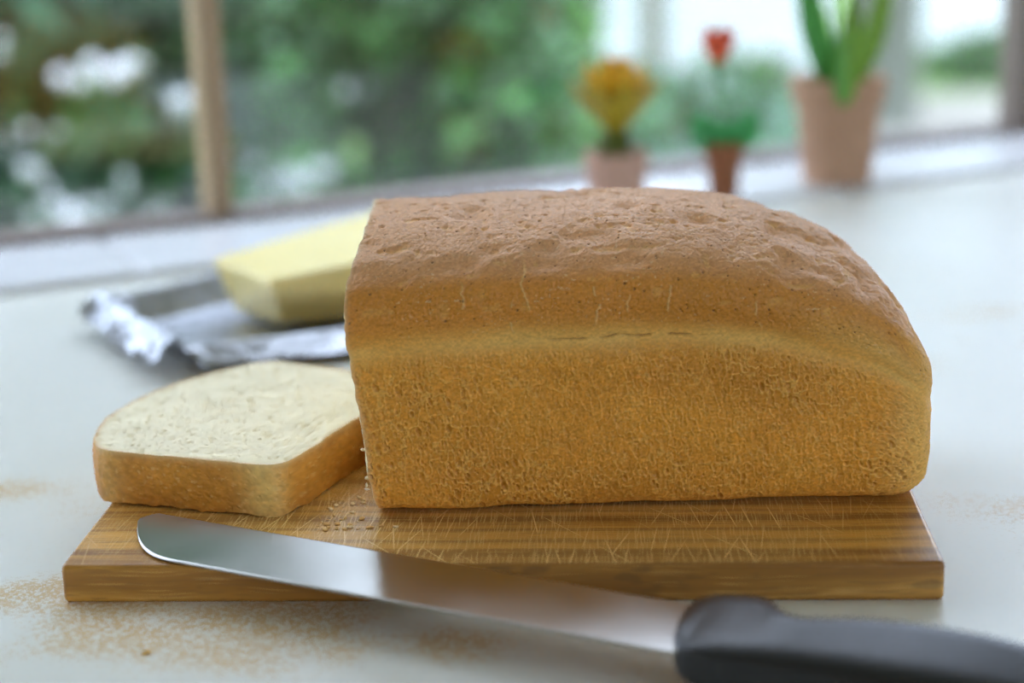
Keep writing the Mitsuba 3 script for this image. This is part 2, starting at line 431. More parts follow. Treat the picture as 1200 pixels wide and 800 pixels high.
    bake2 = (0.55 * side * np.clip(np.exp(-((X - 0.098) / 0.030) ** 2 - ((zrel - 0.060) / 0.013) ** 2) + 0.7 * np.exp(-((X + 0.012) / 0.022) ** 2 - ((zrel - 0.018) / 0.013) ** 2) + 0.5 * np.exp(-((X - 0.050) / 0.030) ** 2 - ((zrel - 0.012) / 0.010) ** 2), 0, 1))[..., None]
    col = col * (1 - bake2) + np.array([0.42, 0.155, 0.018]) * bake2
    rim = np.clip(side * pore_zone * np.clip(rA + rB, 0, 1) * 0.45 + (0.25 + 0.75 * side) * np.maximum(0.25 * thread, 0.75 * thread2) * (0.4 + 0.6 * pore_zone), 0, 1)[..., None]
    col = col * (1 - 0.7 * rim) + np.array([0.84, 0.49, 0.11]) * 0.7 * rim
    pit = (side * pore_zone * np.clip(pA * 0.9 + 1.2 * pB, 0, 1))[..., None]
    col = col * (1 - 0.70 * pit) + deep * 0.70 * pit
    domec = (dome * 0.85)[..., None] * (0.7 + 0.3 * big)
    col = col * (1 - domec) + (brown * (0.92 + 0.35 * big)) * domec
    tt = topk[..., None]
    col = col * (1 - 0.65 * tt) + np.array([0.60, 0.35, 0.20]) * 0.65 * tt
    sw = np.clip(seam * 1.0 * (0.25 + 1.0 * meshkit.fbm(np.stack([X * 30, Z * 90, 0 * X], -1), 3, 66)), 0, 1)
    endp = sstep(0.145, 0.170, X) * (1 - topk) * (0.5 + 0.6 * (big[..., 0]))
    sl = sstep(0.10, 0.15, X) * np.exp(-((zrel - 0.086) / 0.012) ** 2)
    sw = np.clip(np.maximum(np.maximum(sw, endp * 0.75), sl * 0.8), 0, 0.92)[..., None]
    col = col * (1 - 0.85 * sw) + pale * 0.85 * sw
    flour = sstep(0.16, 0.30, F(900, 2, 81)) * (0.15 + 0.6 * dome) * sstep(0.4, 0.6, meshkit.fbm(p3 * 90, 2, 82))
    col = col * (1 - 0.5 * flour[..., None]) + np.array([0.78, 0.58, 0.34]) * 0.5 * flour[..., None]
    cr = (crack * 0.55)[..., None]
    col = col * (1 - cr) + np.array([0.74, 0.50, 0.20]) * cr
    speck = (sstep(0.25, 0.8, pT) * dome)[..., None]
    col = col * (1 - 0.75 * speck) + np.array([0.11, 0.06, 0.03]) * 0.75 * speck
    dn = sstep(0.3, 0.9, dent2)[..., None] * dome[..., None] * 0.25
    col = col * (1 - dn) + pale * dn
    col = col * (1.0 + 0.42 * np.clip(F(1100, 2, 99), -0.4, 0.4)[..., None])
    tearc = (0.6 * tear)[..., None]
    col = col * (1 - tearc) + np.array([0.22, 0.11, 0.04]) * tearc
    rimcut = np.exp(-t[:, None] / 0.0035)[..., None] * 0.6
    col = col * (1 - rimcut) + np.array([0.80, 0.66, 0.40]) * rimcut
    return P, np.clip(col, 0.01, 0.95)


def to_loaf(P):
    P = P.copy()
    P[..., 1] += LY
    P[..., 2] += ZB
    return P


def oriented(v, f):
    m = trimesh.Trimesh(v, f, process=False)
    if m.volume < 0:
        m.invert()
    return m


LOAF = thing('bread_loaf', 'golden brown tin loaf with its left end cut off, standing on the cutting board', 'bread')
LP, LC = make_loaf()
LP = to_loaf(LP)
nu, nv = LP.shape[:2]
m = oriented(LP.reshape(-1, 3), grid_faces(nu, nv, True))
put('crust', m, 'mat_crust', LOAF, True, color=LC.reshape(-1, 3), label='golden brown baked crust')


def crumb_face(outline, height_fn, rings, seed):
    """a disk of crumb spanned by the outline (n x 2): returns x, y, offset, colour"""
    c = outline.mean(0)
    tr = np.concatenate([np.linspace(0, 0.93, rings), np.linspace(0.94, 1.0, 8)])
    XY = c + (outline - c)[None] * tr[:, None, None]
    return XY, tr


# the cut end of the loaf: crumb, slightly rough
ring = LP[0]
cen = ring.mean(0)
tr = np.concatenate([[0.002], np.linspace(0.03, 0.96, 70), [0.985, 1.0]])
CP = cen + (ring - cen)[None, ::2] * tr[:, None, None]
CP[..., 0] += (0.0008 * (meshkit.fbm(CP * 600, 3, 4) - 0.5) - 0.0012 * (1 - tr[:, None] ** 8))*np.minimum(1, (1 - tr[:, None]) / 0.03)
cc = np.array([0.80, 0.70, 0.46]) * (0.85 + 0.3 * meshkit.fbm(CP * 700, 3, 5)[..., None])
cf = grid_faces(len(tr), CP.shape[1], True)
cm = trimesh.Trimesh(CP.reshape(-1, 3), cf, process=False)
if cm.face_normals[:, 0].mean() > 0:
    cm.invert()
put('cut_face', cm, 'mat_crumb', LOAF, True, color=cc.reshape(-1, 3), label='pale cut crumb face')
principled('mat_shred', (0.80, 0.68, 0.46), 0.8, 0.1)


def ragged(size, seed, squash=(1, 1, 1)):
    m = trimesh.creation.icosphere(2, 1.0)
    v = m.vertices * (0.55 + 0.9 * meshkit.fbm(m.vertices * 1.6 + seed * 7.1, 3, seed))[:, None] * np.array(squash)
    m.vertices = v * size
    return m


for i, (x, yy, zz, s, sq) in enumerate(((-0.0610, 0.6995, 0.0335, 0.0015, (0.9, 0.7, 0.6)), (-0.0616, 0.6985, 0.0290, 0.0010, (1.2, 0.6, 0.5)), (-0.0626, 0.6990, 0.046, 0.0009, (1.0, 0.8, 0.7)), (-0.0618, 0.699, 0.0305, 0.0008, (0.6, 0.5, 1.3)))):
    sm = ragged(s, i + 3, sq)
    sm.apply_translation((x, yy, zz))
    put('torn_shred', sm, 'mat_shred', LOAF + '__cut_face', 40)

# the slice, lying on the board
SLT = 0.0235


def make_slice():
    y, z, q = section(560, 160, SLICE_SEC)
    bang = math.radians(66.5)
    b = np.array([math.cos(bang), math.sin(bang)])
    uvec = np.array([-b[1], b[0]])
    sy, sz = y * 1.0, z * 1.0
    O = np.array([-0.0965, 0.7000]) + b * 0.0660

    def plan(yv, zv):
        # front of the section (-y) is the slice's near side
        return O[0] + b[0] * yv + uvec[0] * zv, O[1] + b[1] * yv + uvec[1] * zv

    # band of crust
    nt = 90
    h = np.linspace(0, 1, nt)
    cy, cz = 0.0, 0.056
    ry, rz = sy - cy, sz - cz
    wob = 0.0016 * (meshkit.fbm(np.stack([q * 40, 0 * q, 0 * q], -1), 3, 12) - 0.5)
    H = SLT + 0.0012 * (meshkit.fbm(np.stack([q * 45, 0 * q, 0 * q], -1), 3, 14) - 0.5)
    lowz = 0.0034 * np.clip(meshkit.fbm(np.stack([q * 110, 0 * q + 3, 0 * q], -1), 3, 15) - 0.35, 0, 1)
    bulge = 0.0012 * np.sin(h * np.pi)
    rr = np.hypot(ry, rz)
    scale = 1 + (wob[None] + bulge[:, None]) / rr[None]
    px, py = plan(cy + ry[None] * scale, cz + rz[None] * scale)
    pz = lowz[None] + (H - lowz)[None] * h[:, None]
    P = np.stack([px, py, pz], -1)
    N = grid_normals(P, True)
    out = P[..., :2] - np.array(plan(cy, cz))
    if (N[45, :, :2] * out[45]).sum() < 0:
        N = -N
    Q = q[None] + 0 * pz
    Hh = pz
    pA, rA = pits(Hh, Q, 0.0020, 0.0003, 0.0009, 1.2, 21)
    n1 = meshkit.fbm(P * 500, 3, 22) - 0.5
    n2 = meshkit.fbm(P * 110, 3, 23) - 0.5
    mot = meshkit.fbm(np.stack([Q * 480, pz * 600, 0 * pz], -1), 3, 27) - 0.5
    P = P + N * (0.0005 * n1 + 0.0010 * n2 - 0.0004 * pA + 0.0003 * mot)[..., None]
    zr = z[None] + 0 * pz
    gold, pale, brown = np.array([0.60, 0.265, 0.036]), np.array([0.76, 0.52, 0.17]), np.array([0.36, 0.130, 0.018])
    bk = np.clip(0.45 + 2.0 * (meshkit.fbm(P * 60, 3, 24) - 0.5) + 0.35 * np.exp(-h[:, None] / 0.3), 0, 1)[..., None]
    col = gold * (1 - bk * 0.6) + brown * bk * 0.6
    dome = sstep(0.088, 0.105, zr)[..., None]
    col = col * (1 - 0.6 * dome) + np.array([0.55, 0.27, 0.09]) * 0.6 * dome
    corner = np.exp(-((Q - 0.071) / 0.010) ** 2)
    seam = np.exp(-((zr - 0.082) / 0.008) ** 2)
    k = np.clip(np.maximum(0.8 * corner, 0.3 * seam) * (0.6 + 0.8 * (meshkit.fbm(P * 160, 3, 25))), 0, 0.95)[..., None]
    col = col * (1 - k) + pale * k
    col = col * (1 + 0.40 * mot[..., None])
    lt = (0.5 * sstep(0.1, 0.3, n1))[..., None]
    col = col * (1 - lt) + np.array([0.74, 0.46, 0.17]) * lt
    up = np.exp(-(1 - h) / 0.05)[:, None, None] * 0.75
    col = col * (1 - up) + np.array([0.76, 0.56, 0.28]) * up
    return P, col, plan(cy, cz)


SL = thing('bread_slice', 'thick slice of pale bread with golden crust lying flat left of the loaf', 'bread slice')
SP, SC, scen = make_slice()
SP[..., 2] += ZB
put('crust', oriented(SP.reshape(-1, 3), grid_faces(SP.shape[0], SP.shape[1], True)), 'mat_crust', SL, True, color=SC.reshape(-1, 3), label='golden crust round the slice')


def slice_face(ring, flip, seed, rings=240):
    c = np.array([scen[0], scen[1], ring[:, 2].mean()])
    tr = np.concatenate([[0.002], np.linspace(0.012, 0.955, rings), [0.97, 0.98, 0.99, 1.0]])
    P = c + (ring - c)[None] * tr[:, None, None]
    fade = np.minimum(1, (1 - tr[:, None]) / 0.02)
    P2 = P * [1, 1, 0]
    pA, _ = pits(P[..., 0], P[..., 1], 0.0024, 0.0004, 0.0013, 1.2, seed)
    pB, _ = pits(P[..., 0], P[..., 1], 0.0065, 0.0008, 0.0023, 1.3, seed + 1)
    n1 = meshkit.fbm(P2 * 650, 3, seed + 2) - 0.5
    n2 = meshkit.fbm(P2 * 90, 3, seed + 3) - 0.5
    dz = 0.00045 * n1 + 0.0016 * n2 - 0.00045 * pA - 0.0009 * pB
    P[..., 2] += fade * dz * (1 if not flip else -0.3)
    col = np.array([0.83, 0.75, 0.55]) * (1 + 0.10 * n1[..., None]) * (1 + 0.14 * n2[..., None])
    pb = np.clip(0.3 * pA + 0.5 * pB, 0, 1)[..., None]
    col = col * (1 - 0.45 * pb) + np.array([0.62, 0.47, 0.22]) * 0.45 * pb
    e = np.exp(-(1 - tr) / 0.018)[:, None, None]
    col = col * (1 - 0.85 * e) + np.array([0.55, 0.30, 0.10]) * 0.85 * e
    m = trimesh.Trimesh(P.reshape(-1, 3), grid_faces(len(tr), P.shape[1], True), process=False)
    if (m.face_normals[:, 2].mean() < 0) != flip:
        m.invert()
    return m, np.clip(col, 0, 0.95).reshape(-1, 3)


fm, fc = slice_face(SP[-1], False, 31)
put('crumb', fm, 'mat_crumb', SL, True, color=fc, label='cream-coloured crumb face')
fm, fc = slice_face(SP[0], True, 41, 40)
put('underside', fm, 'mat_crumb', SL, True, color=fc)

# ------------------------------------------------------------------ bread knife
KO = np.array([0.0503, 0.5582])
KD = np.array([-0.8863, 0.4632])
KN = np.array([0.4632, 0.8863])


def kworld(l, w, z):
    l, w, z = np.broadcast_arrays(l, w, z)
    return np.stack([KO[0] + KD[0] * l + KN[0] * w, KO[1] + KD[1] * l + KN[1] * w, z], -1)


def steel_bump(p, n, uv):
    s = (p.x - KO[0]) * KN[0] + (p.y - KO[1]) * KN[1]
    l = (p.x - KO[0]) * KD[0] + (p.y - KO[1]) * KD[1]
    return fbm(s * 2600, l * 40, 0, 2)


def steel_rough(p, n, uv):
    return 0.17 + 0.10 * fbm(p.x * 50, p.y * 50, 0, 3)


principled('mat_steel', (0.38, 0.37, 0.35), proc(steel_rough), 0.5, 1.0, bump=(proc(steel_bump, 3e-4), 0.0000035))
principled('mat_handle', (0.007, 0.0075, 0.0085), 0.34, 0.5)
KN_ = thing('bread_knife', 'long steel bread knife with black plastic handle, blunt tip on the cutting board', 'knife')


def make_blade():
    # stations along the blade: edge w0(l), spine w1(l)
    l = np.concatenate([[-0.03, -0.012, 0.0], np.linspace(0.004, 0.205, 40), 0.205 + 0.0408 * np.sin(np.linspace(0.04, 1, 26) * np.pi / 2)])
    w1 = np.full_like(l, 0.0395)
    w1[l > 0.2412] = 0.0395 - 0.0075 * ((l[l > 0.2412] - 0.2412) / 0.0046) ** 1.6
    w0 = np.where(l < 0.205, -0.0006, 0)
    k = np.clip((l - 0.2080) / 0.0378, 0, 1)
    w0 = np.where(l >= 0.205, -0.0006 + 0.0300 * k ** 2.3, w0)
    w0[l < 0] = 0.012
    w1[l < 0] = 0.030
    zc = 0.0178 + 0 * l
    rows = []
    for li, a, b in zip(l, w0, w1):
        # wedge section: edge, bevel, flat, spine
        f = np.array([0.0, 0.006, 0.030, 0.036, 0.5, 0.97, 1.0])
        th = np.array([0.00012, 0.00028, 0.00062, 0.00066, 0.00075, 0.00085, 0.0006])
        w = a + (b - a) * f
        top = np.stack([np.full(7, li), w, th], 1)
        bot = np.stack([np.full(7, li), w, -th], 1)[::-1]
        rows.append(np.vstack([top, bot]))
    R = np.array(rows)
    lw, ww, zz = R[..., 0], R[..., 1], R[..., 2]
    ww = ww * 0.835                       # the spine lies higher than the edge
    P = kworld(lw, ww, zz + 0.0170 + ww * 0.098)
    nu, nv = P.shape[:2]
    v = np.vstack([P.reshape(-1, 3), P[0].mean(0), P[-1].mean(0)])
    f = grid_faces(nu, nv, True)
    cap = [[nu * nv, (j + 1) % nv, j] for j in range(nv)] + [[nu * nv + 1, (nu - 1) * nv + j, (nu - 1) * nv + (j + 1) % nv] for j in range(nv)]
    return oriented(v, np.vstack([f, cap]))


put('blade', make_blade(), 'mat_steel', KN_, 25, label='wide brushed steel blade')


def make_handle():
    st = np.array([  # l, spine side, edge side, z low, z high
        (0.0055, 0.0345, 0.0310, 0.0150, 0.0210), (0.004, 0.0360, 0.0200, 0.0120, 0.0228), (0.001, 0.0375, 0.0060, 0.0085, 0.0245), (-0.004, 0.0385, 0.0000, 0.0060, 0.0262),
        (-0.010, 0.0392, -0.0016, 0.0045, 0.0272), (-0.018, 0.0392, -0.0022, 0.0035, 0.0280), (-0.024, 0.0365, -0.0022, 0.0030, 0.0284), (-0.030, 0.0295, -0.0020, 0.0025, 0.0286),
        (-0.038, 0.0258, -0.0018, 0.0020, 0.0288), (-0.048, 0.0285, -0.0014, 0.0012, 0.0292), (-0.060, 0.0325, -0.0010, 0.0006, 0.0296), (-0.078, 0.0352, -0.0004, 0.0003, 0.0298),
        (-0.096, 0.0352, 0.0006, 0.0003, 0.0296), (-0.114, 0.0338, 0.0018, 0.0005, 0.0288), (-0.128, 0.0316, 0.0026, 0.0012, 0.0276), (-0.137, 0.0285, 0.0050, 0.0030, 0.0255), (-0.1415, 0.0230, 0.0100, 0.0070, 0.0215), (-0.1425, 0.0175, 0.0160, 0.0125, 0.0160)])
    order = np.argsort(st[:, 0])
    st = st[order]
    tt = np.linspace(0, 1, len(st))
    fine = np.linspace(0, 1, 130)
    S = [PchipInterpolator(tt, st[:, i])(fine) for i in range(5)]
    ang = np.linspace(0, 2 * np.pi, 72, endpoint=False)
    e = 2 / 5.0
    cx = np.sign(np.cos(ang)) * np.abs(np.cos(ang)) ** e
    cz = np.sign(np.sin(ang)) * np.abs(np.sin(ang)) ** e
    L, A, B, Z0, Z1 = (s[:, None] for s in S)
    w = (A + B) / 2 + (A - B) / 2 * cx[None]
    z = (Z0 + Z1) / 2 + (Z1 - Z0) / 2 * cz[None]
    z = z + np.clip(cz[None], 0, 1) * (0.0030 * cx[None] - 0.0022) * sstep(0.006, -0.006, L)     # the top leans a little to the edge side
    P = kworld(L + 0 * w, w, z)
    nu, nv = P.shape[:2]
    v = np.vstack([P.reshape(-1, 3), P[0].mean(0), P[-1].mean(0)])
    f = grid_faces(nu, nv, True)
    cap = [[nu * nv, (j + 1) % nv, j] for j in range(nv)] + [[nu * nv + 1, (nu - 1) * nv + j, (nu - 1) * nv + (j + 1) % nv] for j in range(nv)]
    return oriented(v, np.vstack([f, cap]))


put('handle', make_handle(), 'mat_handle', KN_, 50, label='black plastic handle with a finger guard')

# ------------------------------------------------------------------ crumbs
crumb_mats = [principled('mat_crumb_a', (0.66, 0.42, 0.16), 0.8, 0.1), principled('mat_crumb_b', (0.74, 0.56, 0.30), 0.8, 0.1), principled('mat_crumb_c', (0.62, 0.36, 0.12), 0.8, 0.1)]
crumb_base = [mikit.ply(ragged(1.0, 20 + i, (1, 0.7 + 0.1 * i, 0.5)), crumb_mats[i % 3], 40) for i in range(3)]
spots = []
while len(spots) < 80:
    t_ = random.random()
    x = -0.083 + 0.034 * random.random()
    yv = 0.686 + 0.075 * random.random() ** 1.3
    if x > -0.0615 + 0 and yv > 0.690:
        continue
    if x < -0.0965 + 0.4 * (yv - 0.700) + 0.006 and yv > 0.697:
        continue
    spots.append((x, yv, 0.0004 + 0.0010 * random.random() ** 3))
for i, (x, yv, s) in enumerate(spots):
    M = T().translate([x, yv, ZB + 0.35 * s]).rotate([0, 0, 1], random.uniform(0, 360)).scale([s * random.uniform(0.9, 1.7), s, s])
    put('bread_crumb', crumb_base[i % 3], None, to_world=M, label='tiny bread crumb on the board in front of the gap between slice and loaf', cat='crumb', group='bread crumbs on the cutting board')
put('bread_crumb', crumb_base[0], None, to_world=T().translate([-0.1381, 0.6075, 0.0007]).rotate([0, 0, 1], 40).scale([0.0019, 0.0015, 0.0017]), label='single orange crumb on the table in front of the board', cat='crumb')

# ------------------------------------------------------------------ butter on its foil
def foil_height(u, v):
    p = np.stack([u * 7, v * 11, 0 * u], -1)
    cr = np.abs(meshkit.fbm(p, 4, 5) - 0.5) * 2
    wob = 0.02 * (meshkit.fbm(p * 0.8, 3, 18) - 0.5)

    def ridge(e, at, h):       # a fold that stands a little way in from the edge
        return h * np.interp(e + wob, [-0.05, 0.0, at, at * 2.1, 1.3], [0.30, 0.35, 1.0, 0.0, 0.0])
    left = sstep(0.20, 0.05, v)
    lift = np.maximum(np.maximum(ridge(v, 0.065, 0.020), ridge(1 - u, 0.09, 0.014) * sstep(-0.03, 0.03, v)), ridge(u, 0.09, 0.018))
    fc = np.abs(meshkit.fbm(p * 3.5, 3, 28) - 0.5)
    return 0.0012 + 0.0014 * cr + left * (0.006 * cr + 0.0065 * fc) + lift


nu, nv = 170, 260
u, v = np.meshgrid(np.linspace(0, 1, nu), np.linspace(0, 1, nv), indexing='ij')
c00, c10, c11, c01 = (np.array(c) for c in ((-0.270, 1.086), (-0.202, 0.966), (0.02, 1.03), (-0.115, 1.285)))
XY = ((1 - u) * (1 - v))[..., None] * c00 + (u * (1 - v))[..., None] * c10 + (u * v)[..., None] * c11 + ((1 - u) * v)[..., None] * c01
XY += 0.004 * (meshkit.fbm(np.stack([u * 7, v * 7, 0 * u], -1), 3, 15) - 0.5)[..., None]
Zf = foil_height(u, v)
inside = sstep(0.03, 0.10, v) * sstep(0.02, 0.15, 1 - u) * sstep(0.05, 0.2, u)
FP = np.concatenate([XY, Zf[..., None]], -1)
fm = trimesh.Trimesh(np.vstack([FP.reshape(-1, 3), (FP + [0, 0, -0.00025]).reshape(-1, 3)]), np.vstack([grid_faces(nu, nv), grid_faces(nu, nv)[:, ::-1] + nu * nv]), process=False)
principled('mat_foil', (0.40, 0.41, 0.435), 0.30, 0.5, 1.0)
put('foil_wrapper', fm, 'mat_foil', None, 60, label='crinkled silver foil wrapper spread open under the butter', cat='foil')


def butter_color(p, n, uv):
    return mix((0.82, 0.67, 0.25), (0.87, 0.75, 0.35), fbm(p.x * 40, p.y * 40, p.z * 40, 3))


principled('mat_butter', proc(butter_color), 0.40, 0.4)
top = np.array([(-0.186, 1.105), (-0.142, 1.040), (-0.030, 1.135), (-0.076, 1.272)])
bot = np.array([(-0.175, 1.104), (-0.142, 1.068), (-0.040, 1.100), (-0.076, 1.262)])
r = 0.0035
sph = manifold3d.Manifold.sphere(r, 20)
ctr_t, ctr_b = top.mean(0), bot.mean(0)
hull = manifold3d.Manifold.batch_hull([sph.translate((*(q + (ctr_t - q) / np.linalg.norm(ctr_t - q) * r), 0.040 - r)) for q in top] + [sph.translate((*(q + (ctr_b - q) / np.linalg.norm(ctr_b - q) * r), 0.0050 + r)) for q in bot])
hm = hull.refine_to_length(0.003).to_mesh()
bm = trimesh.Trimesh(hm.vert_properties[:, :3], hm.tri_verts)
bm.vertices += (bm.vertex_normals * (0.0012 * (meshkit.fbm(bm.vertices * 60, 3, 3) - 0.5))[:, None])
put('butter_block', bm, 'mat_butter', smooth=60, label='block of pale yellow butter on the open foil behind the bread slice', cat='butter')

# ------------------------------------------------------------------ flower pots on the sill
def clay(lo, hi):
    def fn(p, n, uv):
        return mix(lo, hi, fbm(p.x * 60, p.y * 60, p.z * 90, 3))
    return fn


principled('mat_terracotta_pale', proc(clay((0.37, 0.215, 0.135), (0.47, 0.285, 0.185))), 0.8, 0.2)
principled('mat_terracotta_pink', proc(clay((0.43, 0.255, 0.19), (0.53, 0.335, 0.26))), 0.8, 0.2)
principled('mat_terracotta_red', proc(clay((0.20, 0.070, 0.028), (0.28, 0.105, 0.045))), 0.7, 0.3)
principled('mat_soil', (0.06, 0.045, 0.03), 0.9, 0.1)
principled('mat_leaf_bright', (0.035, 0.30, 0.075), 0.45, 0.4)
principled('mat_leaf_strap', proc(lambda p, n, uv: mix((0.05, 0.28, 0.035), (0.17, 0.33, 0.03), smoothstep(0.262, 0.290, p.x))), 0.45, 0.4)
principled('mat_stem', (0.06, 0.22, 0.05), 0.5, 0.4)
principled('mat_tulip', (0.62, 0.075, 0.022), 0.45, 0.4)
principled('mat_tulip_orange', (0.75, 0.20, 0.03), 0.45, 0.4)
principled('mat_petal_gold', (0.66, 0.38, 0.02), 0.5, 0.3)
principled('mat_petal_olive', (0.33, 0.24, 0.012), 0.5, 0.3)
principled('mat_calyx', (0.075, 0.10, 0.012), 0.6, 0.3)
SZ = 0.0055


def place(m, x, y, z=SZ):
    m = m.copy()
    m.apply_translation((x, y, z))
    return m


def strap(base, tip, bulge, width, thick=0.0015, n=18, face=(0, -1, 0), taper=0.85):
    """a leaf blade: a curved strip with a folded middle, thick enough to have two sides"""
    base, tip, bulge = map(np.array, (base, tip, bulge))
    t = np.linspace(0, 1, n)[:, None]
    mid = (base + tip) / 2 + bulge
    C = base * (1 - t) ** 2 + mid * 2 * t * (1 - t) + tip * t ** 2
    tan = np.gradient(C, axis=0)
    tan /= np.linalg.norm(tan, axis=1, keepdims=True)
    sd = np.cross(tan, np.array(face, float))
    sd /= np.linalg.norm(sd, axis=1, keepdims=True)
    nn = np.cross(sd, tan)
    w = width / 2 * (np.sin(np.pi * np.clip(t, 0, 1) ** taper) ** 0.7 + 0.12 * (1 - t)) + 0.0004
    rows = []
    for s, o in ((-1, 0.12), (-0.5, 0.03), (0, 0), (0.5, 0.03), (1, 0.12)):
        rows.append(C + sd * w * s + nn * (w * o * 2))
    up_ = np.stack(rows, 1)
    ring = np.concatenate([up_, (up_ - nn[:, None] * thick)[:, ::-1]], 1)
    v = ring.reshape(-1, 3)
    nu, nv = ring.shape[:2]
    f = grid_faces(nu, nv, True)
    cap = [[0, j + 1, j] for j in range(1, nv - 1)] + [[(nu - 1) * nv, (nu - 1) * nv + j, (nu - 1) * nv + j + 1] for j in range(1, nv - 1)]
    return oriented(v, np.vstack([f, cap]))


def tube(pts, r, n=10):
    c = trimesh.creation.cylinder
    parts = [c(r, segment=(pts[i], pts[i + 1]), sections=n) for i in range(len(pts) - 1)]
    return trimesh.util.concatenate(parts)


def pot_mesh(r0, r1, h, rim_h, rim_o, wall=0.004):
    rr = r0 + (r1 - r0) * (h - rim_h) / h
    return lathe([(0, 0), (r0 - 0.001, 0), (r0, 0.001), (rr, h - rim_h), (rr + rim_o, h - rim_h + 0.0005), (r1 + rim_o, h - 0.001), (r1 + rim_o - 0.001, h), (r1 - wall, h), (r1 - wall - 0.001, h - 0.002), (r0 * 0.9, 0.012), (0, 0.012)], 56)


def cup_petal(ang, h, r, width, open_, thick=0.0014, n=14):
    """a petal of a cup-shaped flower, its root at the origin"""
    t = np.linspace(0, 1, n)
    rad = r * np.sin(np.clip(t * 0.80 + 0.02, 0, 1) * np.pi * 0.62) + open_ * t ** 2
    z = h * (0.05 + 0.95 * t)
    wd = width * np.sin(np.pi * np.clip(t * 0.90 + 0.06, 0, 1)) ** 0.75
    rows = []
    for s in np.linspace(-1, 1, 7):
        ph = ang + s * wd / np.maximum(rad, r * 0.35) / 2
        rows.append(np.stack([rad * np.cos(ph), rad * np.sin(ph), z + 0.02 * h * (1 - s * s)], 1))
    S = np.stack(rows, 1)
    inn = S * [1 - thick / r, 1 - thick / r, 1]
    ring = np.concatenate([S, inn[:, ::-1]], 1)
    nu, nv = ring.shape[:2]
    f = grid_faces(nu, nv, True)
    cap = [[0, j + 1, j] for j in range(1, nv - 1)] + [[(nu - 1) * nv, (nu - 1) * nv + j, (nu - 1) * nv + j + 1] for j in range(1, nv - 1)]
    return oriented(ring.reshape(-1, 3), np.vstack([f, cap]))


# big pot with strap leaves
P3 = (0.2785, 1.497)
t3 = thing('potted_tulip_plant', 'large pale terracotta pot of upright green leaves on the window sill', 'potted plant')
put('pot', place(pot_mesh(0.0285, 0.0375, 0.088, 0.022, 0.0030), *P3), 'mat_terracotta_pale', t3, 40, label='pale terracotta pot')
put('soil', place(lathe([(0, 0), (0.033, 0), (0.033, 0.002), (0, 0.003)], 40), P3[0], P3[1], SZ + 0.071), 'mat_soil', t3)
q = (P3[0], P3[1])
zb = SZ + 0.073
for base, tip, bul, w in (((q[0] - 0.004, q[1] - 0.020, zb), (q[0] - 0.034, q[1] - 0.024, zb + 0.125), (-0.014, -0.004, 0), 0.021),
                          ((q[0] + 0.002, q[1] - 0.018, zb), (q[0] + 0.034, q[1] - 0.020, zb + 0.115), (0.016, -0.004, -0.004), 0.017),
                          ((q[0] - 0.003, q[1] - 0.0425, zb - 0.004), (q[0] + 0.004, q[1] - 0.034, zb + 0.062), (-0.002, -0.002, 0), 0.019),
                          ((q[0], q[1] + 0.006, zb), (q[0] + 0.016, q[1] + 0.03, zb + 0.085), (0.01, 0.006, 0), 0.018)):
    put('leaf', strap(base, tip, bul, w), 'mat_leaf_strap', t3, 40)
put('stem', tube([(q[0], q[1] - 0.004, zb), (q[0] - 0.004, q[1] - 0.004, zb + 0.055), (q[0] - 0.006, q[1] - 0.004, zb + 0.092)], 0.0022), 'mat_stem', t3, 40)
fl = put('flower', place(lathe([(0, 0), (0.003, 0), (0.006, 0.004), (0.004, 0.007), (0, 0.008)], 24), q[0] - 0.006, q[1] - 0.004, zb + 0.088), 'mat_stem', t3, 40, label='orange-red tulip head')
for i in range(6):
    put('petal', place(cup_petal(i * math.pi / 3 + 0.3, 0.040, 0.0165 - 0.002 * (i % 2), 0.024, -0.004), q[0] - 0.006, q[1] - 0.004, zb + 0.088), 'mat_tulip_orange', fl, 40, label='orange-red petal')

# small tulip
P2 = (0.1752, 1.434)
t2 = thing('potted_tulip', 'small red tulip with green leaves in a tiny brown-red pot on the window sill', 'potted plant')
put('pot', place(pot_mesh(0.0112, 0.0152, 0.046, 0.013, 0.0016, 0.003), *P2), 'mat_terracotta_red', t2, 40, label='tiny brown-red terracotta pot')
put('soil', place(lathe([(0, 0), (0.011, 0), (0.011, 0.002), (0, 0.002)], 32), P2[0], P2[1], SZ + 0.040), 'mat_soil', t2)
zb = SZ + 0.042
put('stem', tube([(P2[0], P2[1], zb), (P2[0] - 0.002, P2[1], zb + 0.03), (P2[0] - 0.0045, P2[1], zb + 0.066)], 0.0017), 'mat_stem', t2, 40)
for sgn in (-1, 1):
    put('leaf', strap((P2[0] + sgn * 0.002, P2[1] - 0.003, zb - 0.001), (P2[0] + sgn * 0.026, P2[1] - 0.004, zb + 0.029), (sgn * 0.002, -0.003, -0.003), 0.023), 'mat_leaf_bright', t2, 40)
for dy in (-0.004, 0.003):
    put('leaf', strap((P2[0], P2[1] + dy, zb - 0.001), (P2[0] + dy, P2[1] + dy * 2.2, zb + 0.020), (0.002, dy, 0), 0.018), 'mat_leaf_bright', t2, 40)
fl = put('flower', place(lathe([(0, 0), (0.003, 0), (0.0055, 0.004), (0.004, 0.007), (0, 0.008)], 24), P2[0] - 0.0045, P2[1], zb + 0.061), 'mat_stem', t2, 40, label='red tulip head')
for i in range(6):
    put('petal', place(cup_petal(i * math.pi / 3, 0.034, 0.0158 - 0.0018 * (i % 2), 0.021, -0.0022), P2[0] - 0.0045, P2[1], zb + 0.061), 'mat_tulip', fl, 40, label='red petal')

